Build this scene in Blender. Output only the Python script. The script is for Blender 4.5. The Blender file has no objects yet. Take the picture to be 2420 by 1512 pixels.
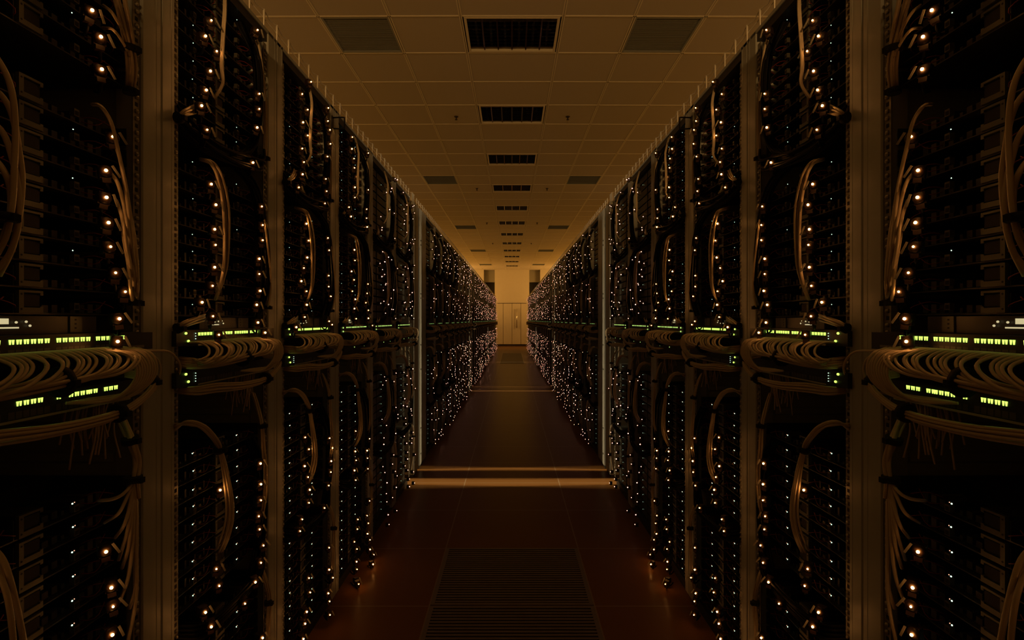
import bpy, bmesh, math, random
from mathutils import Vector, Matrix
R = random.Random(7)
scene = bpy.context.scene
C = scene.collection

# ---------------------------------------------------------------- camera, world, exposure, gap lamps, added lights
F = 1220.0                     # focal length in pixels of the 2420 px wide frame
CAMZ, W = 1.33, 0.85           # eye height; distance from the eye to the front plane of each rack row
VX, VY = 1217.0, 755.0         # where the left row runs to in the picture
cam = bpy.data.cameras.new('camera'); camo = bpy.data.objects.new('camera', cam); C.objects.link(camo)
camo.location = (0, 0, CAMZ); camo.rotation_euler = (math.pi/2, 0, 0)
cam.sensor_width = 36; cam.lens = 36*F/2420; cam.clip_start = 0.02; cam.clip_end = 100
scene.camera = camo
scene.view_settings.view_transform = 'Standard'
scene.view_settings.look = 'None'
scene.view_settings.gamma = 1
scene.view_settings.use_curve_mapping = False
scene.view_settings.exposure = 0.0
scene.cycles.max_bounces = 6; scene.cycles.diffuse_bounces = 4; scene.cycles.glossy_bounces = 2; scene.cycles.transmission_bounces = 0
scene.cycles.use_adaptive_sampling = True; scene.cycles.adaptive_threshold = 0.08
scene.cycles.caustics_reflective = False; scene.cycles.caustics_refractive = False
w = bpy.data.worlds.new('world'); scene.world = w; w.use_nodes = True
w.node_tree.nodes['Background'].inputs[0].default_value = (0, 0, 0, 1)
w.node_tree.nodes['Background'].inputs[1].default_value = 0

THETA = math.atan((VX-1210)/F)
ZC = CAMZ + 2.562              # ceiling height
ZT = CAMZ + 0.9975             # top of the racks
YB = 26.3                      # end wall
WARM = (1.0, 0.41, 0.05)

def side_matrix(s):
    """row frame (x across, y along the row) to world; s=-1 left row, +1 right row (its mirror image)"""
    m = Matrix.Rotation(-THETA, 4, 'Z')
    return m if s < 0 else Matrix.Diagonal((-1, 1, 1, 1)) @ m

def area_lamp(name, loc, aim, sx, sy, power, color=WARM, spread=math.pi):
    l = bpy.data.lights.new(name, 'AREA'); l.shape = 'RECTANGLE'; l.size = sx; l.size_y = sy
    l.energy = power; l.color = color; l.spread = spread
    o = bpy.data.objects.new(name, l); C.objects.link(o); o.location = loc
    o.rotation_euler = Vector(aim).to_track_quat('-Z', 'Y').to_euler()
    return o
for s in (-1, 1):
    # unseen lights added in the neighbouring aisles to brighten the ceiling over both rows
    area_lamp('ceiling_fill_light', (s*4.6, 5.0, 1.0), (0, 0, 1), 1.0, 14.0, 42)
    area_lamp('ceiling_fill_light', (s*4.6, 19.0, 1.0), (0, 0, 1), 1.0, 11.0, 88)
    area_lamp('ceiling_fill_light', (s*3.4, 22.6, 1.0), (0, 0, 1), 1.0, 5.0, 52)
    # unseen light added behind the last racks to brighten the end wall
    area_lamp('end_wall_fill_light', (s*2.9, 24.6, 2.2), (-s*0.55, 0.35, 0.25), 0.5, 0.5, 27, (1.0, .48, .11))
    # lamps level with the gaps between the rack groups send a blade of light across the floor
    area_lamp('gap_lamp', (s*5.2, 4.40, 2.3), (-s, 0, -0.42), 0.25, 0.7, 46, (1.0, .72, .36), math.radians(60))
    area_lamp('gap_lamp', (s*5.2, 9.80, 2.3), (-s, 0, -0.42), 0.25, 0.7, 46, (1.0, .72, .36), math.radians(60))
    area_lamp('gap_lamp', (s*5.2, 16.34, 2.3), (-s, 0, -0.42), 0.25, 0.7, 46, (1.0, .72, .36), math.radians(60))

# spot added behind the eye, raking light along rack tops and ceiling grid
l_ = bpy.data.lights.new('added_rear_spot', 'SPOT'); l_.energy = 380; l_.color = (1.0, .50, .14); l_.shadow_soft_size = .10
l_.spot_size = math.radians(40); l_.spot_blend = .12
o_ = bpy.data.objects.new('added_rear_spot', l_); C.objects.link(o_); o_.location = (0, -3.6, 1.98)
o_.rotation_euler = Vector((0, 1, math.tan(math.radians(18)))).to_track_quat('-Z', 'Y').to_euler()

# ---------------------------------------------------------------- materials
def mat(name, col, rough=0.5, metal=0.0, noise=0.0, nscale=30.0, bump=0.0, spec=None):
    m = bpy.data.materials.new(name); m.use_nodes = True
    nt = m.node_tree; b = nt.nodes['Principled BSDF']
    b.inputs['Base Color'].default_value = (*col, 1); b.inputs['Roughness'].default_value = rough
    b.inputs['Metallic'].default_value = metal
    if spec is not None: b.inputs['Specular IOR Level'].default_value = spec
    if noise or bump:
        tc = nt.nodes.new('ShaderNodeTexCoord'); n = nt.nodes.new('ShaderNodeTexNoise')
        n.inputs['Scale'].default_value = nscale; n.inputs['Detail'].default_value = 4
        nt.links.new(tc.outputs['Object'], n.inputs['Vector'])
        if noise:
            mx = nt.nodes.new('ShaderNodeMix'); mx.data_type = 'RGBA'
            mx.inputs['A'].default_value = (*[c*(1-noise) for c in col], 1)
            mx.inputs['B'].default_value = (*[min(1, c*(1+noise)) for c in col], 1)
            nt.links.new(n.outputs['Fac'], mx.inputs['Factor']); nt.links.new(mx.outputs['Result'], b.inputs['Base Color'])
        if bump:
            bp = nt.nodes.new('ShaderNodeBump'); bp.inputs['Strength'].default_value = bump; bp.inputs['Distance'].default_value = 0.002
            nt.links.new(n.outputs['Fac'], bp.inputs['Height']); nt.links.new(bp.outputs['Normal'], b.inputs['Normal'])
    return m
def glow(name, col, strength):
    m = bpy.data.materials.new(name); m.use_nodes = True
    b = m.node_tree.nodes['Principled BSDF']
    b.inputs['Base Color'].default_value = (0.02, 0.02, 0.02, 1)
    b.inputs['Emission Color'].default_value = (*col, 1); b.inputs['Emission Strength'].default_value = strength
    return m
M = dict(
    post=mat('powder_coated_steel', (.34, .36, .36), .45, 0, .06, 40),
    rail=mat('zinc_rail', (.20, .19, .16), .4, .4, .1, 60),
    screw=mat('cage_nut_steel', (.34, .32, .28), .3, .5),
    dark=mat('black_rack_paint', (.012, .012, .012), .5, 0, .2, 20),
    panel=mat('greenish_grey_panel', (.40, .42, .35), .5, 0, .1, 12),
    chassis=mat('dark_server_steel', (.035, .036, .034), .45, .3, .25, 50),
    psu=mat('grey_power_supply_frame', (.08, .085, .07), .5, .2, .1, 50),
    hole=mat('black_recess', (.004, .004, .004), .8),  # near-black faces stand for the shade inside holes and slots
    port=mat('connector_metal', (.12, .115, .10), .4, .6),
    pcb=mat('green_board', (.02, .06, .03), .5),
    redwire=mat('red_wire', (.14, .012, .008), .5),
    plug=mat('black_plug_plastic', (.018, .008, .004), .5),  # reddish tint colours the halo around each indicator
    tag=mat('white_cable_label', (.18, .17, .145), .6),
    cable=mat('beige_cable', (.50, .42, .31), .42, 0, .06, 80),
    cord=mat('black_cord', (.005, .005, .006), .65, spec=.12),
    strap=mat('black_hook_and_loop', (.004, .004, .004), .9),
    wire=mat('galvanised_wire', (.90, .88, .82), .4, .2),
    tile=mat('mineral_ceiling_tile', (.56, .52, .47), .9, 0, .05, 250, .3),
    tbar=mat('white_ceiling_grid', (.80, .76, .66), .5),
    vent=mat('grey_vent_louver', (.30, .33, .36), .7, 0, .05, 30),
    louver=mat('polished_aluminium_louver', (.62, .62, .62), .12, 1.0),
    tube=mat('unlit_fluorescent_tube', (.7, .7, .68), .3),
    wall=mat('painted_wall', (.68, .64, .56), .7, 0, .04, 8),
    wallgrey=mat('darker_grey_header', (.30, .29, .25), .7),  # recessed header set darker than the wall faces
    darkdoor=mat('dark_door', (.012, .011, .010), .5),
    leaf=mat('cream_door_leaf', (.66, .62, .54), .45, 0, .04, 5),
    seam=mat('dark_seam', (.05, .04, .03), .7),
    steel=mat('brushed_steel', (.75, .72, .65), .25, 1.0),
    grille=mat('floor_grille_slat', (.14, .11, .08), .4, .2, .1, 30),
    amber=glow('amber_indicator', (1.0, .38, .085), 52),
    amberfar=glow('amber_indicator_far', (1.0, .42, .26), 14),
    green=glow('green_link_light', (.60, 1.0, .13), 1.7),
    greenmid=glow('green_link_light_dim', (.62, 1.0, .22), .8),
    greenfar=glow('green_link_light_far', (.50, 1.0, .25), .35),
    white=glow('pale_status_light', (.62, 1.0, .68), 2.0),
    pink=glow('orange_status_light', (1.0, .5, .3), 1.2),
    strip=glow('pale_display_strip', (1.0, .85, .45), .6),
)
def floor_mat():
    m = bpy.data.materials.new('raised_floor_vinyl'); m.use_nodes = True
    nt = m.node_tree; b = nt.nodes['Principled BSDF']; N = nt.nodes.new; L = nt.links.new
    tc = N('ShaderNodeTexCoord'); sep = N('ShaderNodeSeparateXYZ'); L(tc.outputs['Object'], sep.inputs[0])
    def math_(op, a, bb=None):
        n = N('ShaderNodeMath'); n.operation = op
        for i, v in enumerate((a, bb)):
            if v is None: continue
            if isinstance(v, (int, float)): n.inputs[i].default_value = v
            else: L(v, n.inputs[i])
        return n.outputs[0]
    ax = math_('ABSOLUTE', sep.outputs[0])
    d1 = math_('ABSOLUTE', math_('SUBTRACT', ax, 0.385))
    sx = math_('LESS_THAN', d1, 0.0035)
    fy = math_('PINGPONG', math_('SUBTRACT', sep.outputs[1], 2.40), 0.303)
    sy = math_('LESS_THAN', fy, 0.003)
    seam = math_('MAXIMUM', sx, sy)
    n = N('ShaderNodeTexNoise'); n.inputs['Scale'].default_value = 3; n.inputs['Detail'].default_value = 6
    L(tc.outputs['Object'], n.inputs['Vector'])
    r = N('ShaderNodeMix'); r.data_type = 'RGBA'
    r.inputs['A'].default_value = (.15, .071, .023, 1); r.inputs['B'].default_value = (.175, .085, .028, 1)
    L(n.outputs['Fac'], r.inputs['Factor'])
    mx = N('ShaderNodeMix'); mx.data_type = 'RGBA'; L(seam, mx.inputs['Factor'])
    L(r.outputs['Result'], mx.inputs['A']); mx.inputs['B'].default_value = (.24, .18, .12, 1)  # seams coloured paler to stand for the glint along them
    L(mx.outputs['Result'], b.inputs['Base Color'])
    b.inputs['Specular IOR Level'].default_value = .05
    n2 = N('ShaderNodeTexNoise'); n2.inputs['Scale'].default_value = 9; n2.inputs['Detail'].default_value = 3
    L(tc.outputs['Object'], n2.inputs['Vector'])
    L(math_('ADD', math_('MULTIPLY', n2.outputs['Fac'], 0.03), 0.30), b.inputs['Roughness'])
    return m
M['floor'] = floor_mat()
for k_ in ('white', 'pink', 'greenfar', 'greenmid', 'strip'): M[k_].cycles.emission_sampling = 'NONE'   # faint pinpoints: found by the rays themselves

# ---------------------------------------------------------------- mesh builder
class MB:
    def __init__(s): s.v = []; s.f = []; s.m = []; s.sm = []; s.mats = []
    def mi(s, m):
        if m not in s.mats: s.mats.append(m)
        return s.mats.index(m)
    def quad(s, a, b, c, d, m):
        k = len(s.v); s.v += [a, b, c, d]; s.f.append((k, k+1, k+2, k+3)); s.m.append(s.mi(m)); s.sm.append(False)
    def box(s, x0, x1, y0, y1, z0, z1, m, rot=None):
        k = len(s.v)
        p = [(x, y, z) for x in (x0, x1) for y in (y0, y1) for z in (z0, z1)]
        if rot:                                   # (matrix, centre)
            R_, c = rot; c = Vector(c); p = [tuple(R_ @ (Vector(q)-c) + c) for q in p]
        s.v += p
        for f in ((0, 1, 3, 2), (4, 6, 7, 5), (0, 4, 5, 1), (2, 3, 7, 6), (0, 2, 6, 4), (1, 5, 7, 3)):
            s.f.append(tuple(k+i for i in f)); s.m.append(s.mi(m)); s.sm.append(False)
    def prism(s, prof, axis, a0, a1, m):
        """profile of 2-d points swept along an axis ('x','y','z')"""
        k = len(s.v); n = len(prof)
        def P(q, a): return {'z': (q[0], q[1], a), 'y': (q[0], a, q[1]), 'x': (a, q[0], q[1])}[axis]
        s.v += [P(q, a0) for q in prof] + [P(q, a1) for q in prof]
        for i in range(n):
            j = (i+1) % n; s.f.append((k+i, k+j, k+n+j, k+n+i)); s.m.append(s.mi(m)); s.sm.append(False)
        for f in (tuple(k+i for i in reversed(range(n))), tuple(k+n+i for i in range(n))):
            s.f.append(f); s.m.append(s.mi(m)); s.sm.append(False)
    def tube(s, pts, r, m, n=6, step=3, closed=False):
        pts = smooth(pts, step) if step > 1 else [Vector(p) for p in pts]
        k0 = len(s.v); N = len(pts); mi = s.mi(m)
        t = (pts[1]-pts[0]).normalized()
        nrm = t.orthogonal().normalized()
        for i, p in enumerate(pts):
            if 0 < i < N-1: t2 = (pts[i+1]-pts[i-1])
            elif i == 0: t2 = pts[1]-pts[0]
            else: t2 = pts[-1]-pts[-2]
            if t2.length < 1e-9: t2 = t
            t2 = t2.normalized(); nrm = (nrm - t2*nrm.dot(t2))
            nrm = nrm.normalized() if nrm.length > 1e-6 else t2.orthogonal().normalized()
            bn = t2.cross(nrm); t = t2
            for j in range(n):
                a = 2*math.pi*j/n; s.v.append(tuple(p + (nrm*math.cos(a)+bn*math.sin(a))*r))
        for i in range(N-1):
            for j in range(n):
                a = k0+i*n+j; b = k0+i*n+(j+1) % n
                s.f.append((a, b, b+n, a+n)); s.m.append(mi); s.sm.append(True)
        for f in (tuple(k0+j for j in reversed(range(n))), tuple(k0+(N-1)*n+j for j in range(n))):
            s.f.append(f); s.m.append(mi); s.sm.append(False)
    def ball(s, c, r, m, n=6, k=4, sc=(1, 1, 1)):
        k0 = len(s.v); mi = s.mi(m); c = Vector(c)
        s.v.append((c.x, c.y, c.z+r*sc[2]))
        for i in range(1, k):
            th = math.pi*i/k
            for j in range(n):
                a = 2*math.pi*j/n
                s.v.append((c.x+r*sc[0]*math.sin(th)*math.cos(a), c.y+r*sc[1]*math.sin(th)*math.sin(a), c.z+r*sc[2]*math.cos(th)))
        s.v.append((c.x, c.y, c.z-r*sc[2])); last = len(s.v)-1
        for j in range(n): s.f.append((k0, k0+1+j, k0+1+(j+1) % n)); s.m.append(mi); s.sm.append(True)
        for i in range(k-2):
            for j in range(n):
                a = k0+1+i*n+j; b = k0+1+i*n+(j+1) % n
                s.f.append((a, a+n, b+n, b)); s.m.append(mi); s.sm.append(True)
        for j in range(n):
            a = k0+1+(k-2)*n
            s.f.append((a+j, last, a+(j+1) % n)); s.m.append(mi); s.sm.append(True)
    def cyl(s, c, ax, r, h, m, n=12, r2=None):
        ax = Vector(ax).normalized(); u = ax.orthogonal().normalized(); v = ax.cross(u); c = Vector(c); r2 = r if r2 is None else r2
        k = len(s.v); mi = s.mi(m)
        for q, rr in ((0, r), (h, r2)):
            for j in range(n):
                a = 2*math.pi*j/n; s.v.append(tuple(c+ax*q+(u*math.cos(a)+v*math.sin(a))*rr))
        for j in range(n): s.f.append((k+j, k+(j+1) % n, k+n+(j+1) % n, k+n+j)); s.m.append(mi); s.sm.append(True)
        for f in (tuple(k+j for j in reversed(range(n))), tuple(k+n+j for j in range(n))): s.f.append(f); s.m.append(mi); s.sm.append(False)
    def mesh(s, name):
        me = bpy.data.meshes.new(name); me.from_pydata(s.v, [], s.f)
        for m in s.mats: me.materials.append(m)
        me.polygons.foreach_set('material_index', s.m); me.polygons.foreach_set('use_smooth', s.sm)
        me.update(); return me
    def build(s, name, parent=None, mw=None):
        return inst(name, s.mesh(name), parent, mw)

def smooth(pts, step):
    P = [Vector(p) for p in pts]; out = []
    for i in range(len(P)-1):
        p0 = P[i-1] if i else P[0]*2-P[1]; p1, p2 = P[i], P[i+1]; p3 = P[i+2] if i+2 < len(P) else P[-1]*2-P[-2]
        for k in range(step):
            t = k/step
            out.append(0.5*((2*p1)+(p2-p0)*t+(2*p0-5*p1+4*p2-p3)*t*t+(3*p1-p0-3*p2+p3)*t**3))
    out.append(P[-1]); return out

def inst(name, me, parent=None, mw=None, loc=None):
    o = bpy.data.objects.new(name, me); C.objects.link(o)
    if parent: o.parent = parent
    if mw is not None: o.matrix_world = mw
    if loc is not None: o.location = loc
    return o
def tag(o, label, cat, group=None, kind=None):
    o['label'] = label; o['category'] = cat
    if group: o['group'] = group
    if kind: o['kind'] = kind
    return o
def thing(name, label, cat, mw, group=None):
    o = bpy.data.objects.new(name, None); C.objects.link(o); o.empty_display_size = .05
    o.matrix_world = mw
    return tag(o, label, cat, group)
def struct(name, mb, mw=None):
    o = mb.build(name, None, mw); o['kind'] = 'structure'; return o
ONES = ['', 'first', 'second', 'third', 'fourth', 'fifth', 'sixth', 'seventh', 'eighth', 'ninth', 'tenth', 'eleventh', 'twelfth', 'thirteenth',
        'fourteenth', 'fifteenth', 'sixteenth', 'seventeenth', 'eighteenth', 'nineteenth']
def ordinal(n):
    if n < 20: return ONES[n]
    t = {2: 'twent', 3: 'thirt'}[n//10]
    return t+'ieth' if n % 10 == 0 else t+'y-'+ONES[n % 10]
SIDE = {-1: 'left', 1: 'right'}

# ---------------------------------------------------------------- the room
b = MB(); b.box(-8, 8, -4, YB+1.6, -0.12, 0, M['floor']); struct('floor', b)
X_ROW, Z0C, PC = 0.46, 4.344, 0.6        # first grid line, first cross line and pitch of the ceiling grid
rows = range(-14, 37)
def rowf(x, y, s):                       # row frame to world x, y
    v = side_matrix(s) @ Vector((x, y, 0)); return v.x, v.y
LIGHT_ROWS = list(range(0, 34, 3)); VENT_ROWS = list(range(0, 36, 8))
b = MB()
for k in rows:
    y0, y1 = Z0C+PC*k, Z0C+PC*(k+1)
    for s in (-1, 1):
        for c in range(12):
            if c == 1 and k in VENT_ROWS: continue
            x0, x1 = -(X_ROW+PC*c), -(X_ROW+PC*(c+1))
            q = [rowf(x, y, s) for x, y in ((x0, y0), (x1, y0), (x1, y1), (x0, y1))]
            q = [(x, y, ZC) for x, y in q]
            b.quad(*(q if s > 0 else q[::-1]), M['tile'])
    if k not in LIGHT_ROWS:
        a0 = rowf(-X_ROW, y0, -1); a1 = rowf(-X_ROW, y1, -1)
        b.quad((a0[0], a0[1], ZC), (a1[0], a1[1], ZC), (-a1[0], a1[1], ZC), (-a0[0], a0[1], ZC), M['tile'])
def bar(p, q, wd, h, m=M['tbar']):
    p = Vector((*p, 0)); q = Vector((*q, 0)); d = (q-p).normalized(); n = Vector((-d.y, d.x, 0))*wd/2
    k = len(b.v); mi = b.mi(m)
    for z in (ZC-h, ZC+.001):
        for v in (p-n, q-n, q+n, p+n): b.v.append((v.x, v.y, z))
    for f in ((0, 1, 2, 3), (4, 7, 6, 5), (0, 4, 5, 1), (1, 5, 6, 2), (2, 6, 7, 3), (3, 7, 4, 0)):
        b.f.append(tuple(k+i for i in f)); b.m.append(mi); b.sm.append(False)
for s in (-1, 1):
    for c in range(7):
        x = -(X_ROW+PC*c)
        for dx in (-.0085, .0085):       # the runners have a groove down the middle
            bar(rowf(x+dx, Z0C+PC*-14, s), rowf(x+dx, Z0C+PC*37, s), .010, .006)
    for k in rows: bar(rowf(-X_ROW-.015, Z0C+PC*k, s), rowf(-X_ROW-PC*7, Z0C+PC*k, s), .014, .006)
for k in rows:
    a = rowf(-X_ROW+.015, Z0C+PC*k, -1); bar(a, (-a[0], a[1]), .014, .006)
b.box(-8, 8, -4, YB+1.6, ZC+.30, ZC+.36, M['tile'])     # slab over the suspended grid
struct('ceiling', b)
b = MB(); b.box(-8.1, -7.7, -4, YB+1.6, 0, ZC+.3, M['wall']); struct('wall_left', b)
b = MB(); b.box(7.7, 8.1, -4, YB+1.6, 0, ZC+.3, M['wall']); struct('wall_right', b)
b = MB(); b.box(-7.7, 7.7, -4.1, -3.9, 0, ZC+.3, M['wall']); struct('wall_front', b)
b = MB()
HW = .88                                   # half width of the middle wall face
b.box(-HW, HW, YB, YB+1.5, 0, ZC, M['wall'])
for s in (-1, 1):
    x0, x1 = sorted((s*1.44, s*7.7)); b.box(x0, x1, YB, YB+1.5, 0, ZC, M['wall'])
    x0, x1 = sorted((s*HW, s*1.44)); b.box(x0, x1, YB+.30, YB+1.5, 3.28, ZC, M['wallgrey'])
    b.box(x0, x1, YB+1.4, YB+1.5, 0, 3.28, M['darkdoor'])
struct('wall_back', b)
b = MB(); b.box(-HW, HW, YB-.012, YB-.001, 0.0, .09, M['seam']); struct('baseboard_back', b)
for i, s in ((2, -1), (3, 1)):
    b = MB(); x0, x1 = sorted((s*(HW+.01), s*1.43)); b.box(x0, x1, YB+.55, YB+.62, .005, 3.27, M['darkdoor'])
    for z in (.4, 1.2, 2.0, 2.8): b.box(x0+.08, x1-.08, YB+.54, YB+.552, z, z+.55, M['darkdoor'])
    struct(f'door_{i}', b)
b = MB()                                    # double door in the end wall: leaves, dark seams, frame
for x0, x1 in ((-.73, -.452), (-.448, -.003), (.003, .448), (.452, .73)):
    b.box(x0, x1, YB-.05, YB-.014, .10, 2.17, M['leaf'])
for x in (-.45, 0, .45): b.box(x-.006, x+.006, YB-.056, YB-.05, .10, 2.17, M['seam'])
b.box(-.74, .74, YB-.056, YB-.014, 2.17, 2.195, M['seam'])
d1 = struct('door_1', b)
b = MB(); b.tube([(.245, YB-.12, .92), (.245, YB-.12, 1.9)], .022, M['steel'], 8, 1)
for z in (1.0, 1.82): b.tube([(.245, YB-.12, z), (.245, YB-.045, z)], .014, M['steel'], 6, 1)
b.build('door_handle', d1)['label'] = 'long vertical steel pull handle'

# ---------------------------------------------------------------- ceiling fittings
for n_, k in enumerate(LIGHT_ROWS):
    y0, y1 = Z0C+PC*k+.012, Z0C+PC*(k+1)-.012
    hw = -rowf(-X_ROW, (y0+y1)/2, -1)[0]-.024
    o = thing('ceiling_light', f'unlit mirrored louver ceiling light, {ordinal(n_+1)} along the ceiling from the camera', 'ceiling light',
              Matrix.Translation((0, (y0+y1)/2, ZC)), 'louver lights down the middle of the ceiling')
    L = (y1-y0)/2
    b = MB(); t = .022
    for x0, x1, ya, yb in ((-hw, -hw+t, -L, L), (hw-t, hw, -L, L), (-hw+t, hw-t, -L, -L+t), (-hw+t, hw-t, L-t, L)): b.box(x0, x1, ya, yb, -.008, .10, M['tbar'])
    b.box(-hw, hw, -L, L, .10, .115, M['louver']); b.build('housing', o)
    b = MB(); nx, ny = (6 if n_ < 3 else 4), 9
    for i in range(1, nx):
        x = -hw+t+(2*hw-2*t)*i/nx
        b.prism([(x-.006, 0), (x+.006, 0), (x+.022, .055), (x-.022, .055)], 'y', -L+t, L-t, M['louver'])
    for sgn in (-1, 1): b.prism([(sgn*(hw-t), .0), (sgn*(hw-t-.016), .055), (sgn*(hw-t), .055)], 'y', -L+t, L-t, M['louver'])
    for j in range(1, ny):
        y = -L+t+(2*L-2*t)*j/ny
        b.prism([(y-.001, .004), (y+.001, .004), (y+.0014, .055), (y-.0014, .055)], 'x', -hw+t, hw-t, M['louver'])
    b.build('louver', o)
    for i in range(nx):
        b = MB(); x = -hw+t+(2*hw-2*t)*(i+.5)/nx
        b.cyl((x, -L+t+.01, .078), (0, 1, 0), .011, 2*L-2*t-.02, M['tube'], 8); b.build('lamp_tube', o)
for s in (-1, 1):
    for n_, k in enumerate(VENT_ROWS):
        o = thing('ceiling_vent', f'dark grey square ceiling vent, {ordinal(n_+1)} from the camera, {SIDE[s]} of the lights', 'vent',
                  side_matrix(s) @ Matrix.Translation((-(X_ROW+1.5*PC), Z0C+PC*(k+.5), ZC)), 'square vents in the ceiling')
        h = .286
        b = MB()
        for x0, x1, ya, yb in ((-h, -h+.015, -h, h), (h-.015, h, -h, h), (-h+.015, h-.015, -h, -h+.015), (-h+.015, h-.015, h-.015, h)): b.box(x0, x1, ya, yb, -.004, .05, M['vent'])
        b.box(-h, h, -h, h, .05, .06, M['hole']); b.build('vent_frame', o)
        b = MB()
        for j in range(36):
            y = -h+.016+j*(2*h-.032)/36
            b.prism([(y, .004), (y+.012, .007), (y+.012, .010), (y, .006)], 'x', -h+.015, h-.015, M['vent'])
        b.build('vent_slats', o)
    for n_, (x, y) in enumerate(((-.74, 6.5), (-.74, 10.05), (-.74, 13.6), (-.74, 17.2))):
        o = thing('sprinkler_head', f'small dark sprinkler head, {ordinal(n_+1)} from the camera, {SIDE[s]} of the lights', 'sprinkler',
                  side_matrix(s) @ Matrix.Translation((x, y, ZC)), 'sprinkler heads in the ceiling')
        b = MB(); b.cyl((0, 0, 0), (0, 0, -1), .028, .008, M['seam'], 14, .022); b.build('rosette', o)
        b = MB(); b.cyl((0, 0, -.008), (0, 0, -1), .009, .03, M['seam'], 8); b.cyl((0, 0, -.038), (0, 0, -1), .018, .003, M['seam'], 12)
        b.build('deflector', o)

# ---------------------------------------------------------------- floor grilles
gn = 0
for y0 in [2.403-.607, 2.403] + [15.75+.607*i for i in range(8)]:
    gn += 1
    o = thing('floor_grille', f'slatted floor grille, {ordinal(gn)} from the camera down the aisle', 'floor grille', Matrix.Translation((0, y0, 0)), 'slatted floor grilles in the aisle')
    b = MB(); a = .38; l = .598
    b.box(-a, -a+.018, 0, l, 0, .005, M['grille']); b.box(a-.018, a, 0, l, 0, .005, M['grille'])
    b.box(-a+.018, a-.018, 0, .016, 0, .005, M['grille']); b.box(-a+.018, a-.018, l-.016, l, 0, .005, M['grille']); b.build('grille_frame', o)
    b = MB(); b.box(-a+.018, a-.018, .016, l-.016, .0003, .001, M['hole'])  # black sheet stands for the dark void below the slats
    for j in range(24):
        y = .024+j*.0232; b.box(-a+.018, a-.018, y, y+.0125, .001, .0045, M['grille'])
    b.build('grille_slats', o)

# ---------------------------------------------------------------- rack meshes (rack frame: x out into the aisle, y along the row, z up; front plane x=0)
OPEN = .484                      # clear opening; the rest of the 0.6 pitch is two posts
def post_prof(y0, y1):
    w_ = y1-y0
    return [(-.06, y0), (-.003, y0), (0, y0+.003), (0, y0+w_*.60), (-.0006, y0+w_*.62), (-.0006, y0+w_*.72), (0, y0+w_*.74), (0, y1-.003), (-.003, y1), (-.06, y1)]
ROW_H, UNIT = .0483, .0445
BLOCKS = (1.856, 1.340, .552, .048)
ROWZ = [z+ROW_H*i for z in BLOCKS for i in range(9)]
def mk_post(y0, y1):
    b = MB(); b.prism(post_prof(y0, y1), 'z', .03, ZT-.002, M['post']); return b.mesh('post')
def mk_rail(y0, sgn):
    b = MB(); b.box(-.009, -.006, y0, y0+.020, .06, ZT-.05, M['rail'])
    z = .09; i = 0
    while z < ZT-.08:
        b.box(-.0062, -.0054, y0+.006, y0+.014, z, z+.009, M['hole'])
        if i % 3 != 2: b.ball((-.0045, y0+.010, z+.0045), .0052, M['screw'], 6, 4)
        z += .0161; i += 1
    return b.mesh('mounting_rail')
def mk_side(y0, y1, inner):
    b = MB(); b.box(-.96, -.062, y0, y1, .03, ZT-.02, M['panel'])
    if inner:                   # pressed ridges on the face seen through the empty slot
        for z in (1.00, 1.066): b.prism([(y0, z), (y0-.007, z+.006), (y0-.007, z+.024), (y0, z+.03)], 'x', -.9, -.07, M['panel'])
    return b.mesh('side_panel')
RACK = {}
RACK['post_l'] = mk_post(-.05, -.0015); RACK['post_r'] = mk_post(OPEN+.001, .5485)
RACK['rail_l'] = mk_rail(-.001, 1); RACK['rail_r'] = mk_rail(OPEN-.020, -1)
RACK['side_l'] = mk_side(-.05, -.012, False); RACK['side_r'] = mk_side(OPEN+.012, .5485, True)
b = MB(); b.box(-.97, -.004, -.05, .5485, ZT-.040, ZT-.012, M['dark']); b.box(-.97, .0, -.05, .5485, ZT-.012, ZT, M['post']); RACK['top'] = b.mesh('top_cover')
b = MB(); b.box(-.97, -.02, -.05, .5485, 0, .045, M['dark']); RACK['plinth'] = b.mesh('plinth')
b = MB(); b.box(-.975, -.96, -.05, .5485, .03, .985, M['dark']); b.box(-.975, -.96, -.05, .5485, 1.155, ZT-.02, M['dark']); RACK['rear'] = b.mesh('rear_panel')
def shorter(me):
    m2 = me.copy()
    for v in m2.vertices:
        if v.co.y > .52: v.co.y = OPEN+.004
    return m2
for k_ in ('top', 'plinth', 'rear'): RACK[k_+'_short'] = shorter(RACK[k_])
def merge(meshes, name):
    b = MB()
    for me in meshes:
        k = len(b.v); b.v += [tuple(v.co) for v in me.vertices]
        mm = [b.mi(m) for m in me.materials]
        for p in me.polygons: b.f.append(tuple(k+i for i in p.vertices)); b.m.append(mm[p.material_index]); b.sm.append(p.use_smooth)
    return b.mesh(name)
RACK['all'] = merge([RACK[k] for k in ('post_l', 'post_r', 'rail_l', 'rail_r', 'side_l', 'side_r', 'top', 'plinth', 'rear')], 'server_rack')
RACK['all_noright'] = merge([RACK[k] for k in ('post_l', 'rail_l', 'rail_r', 'side_l', 'top', 'plinth', 'rear')], 'server_rack')

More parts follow.
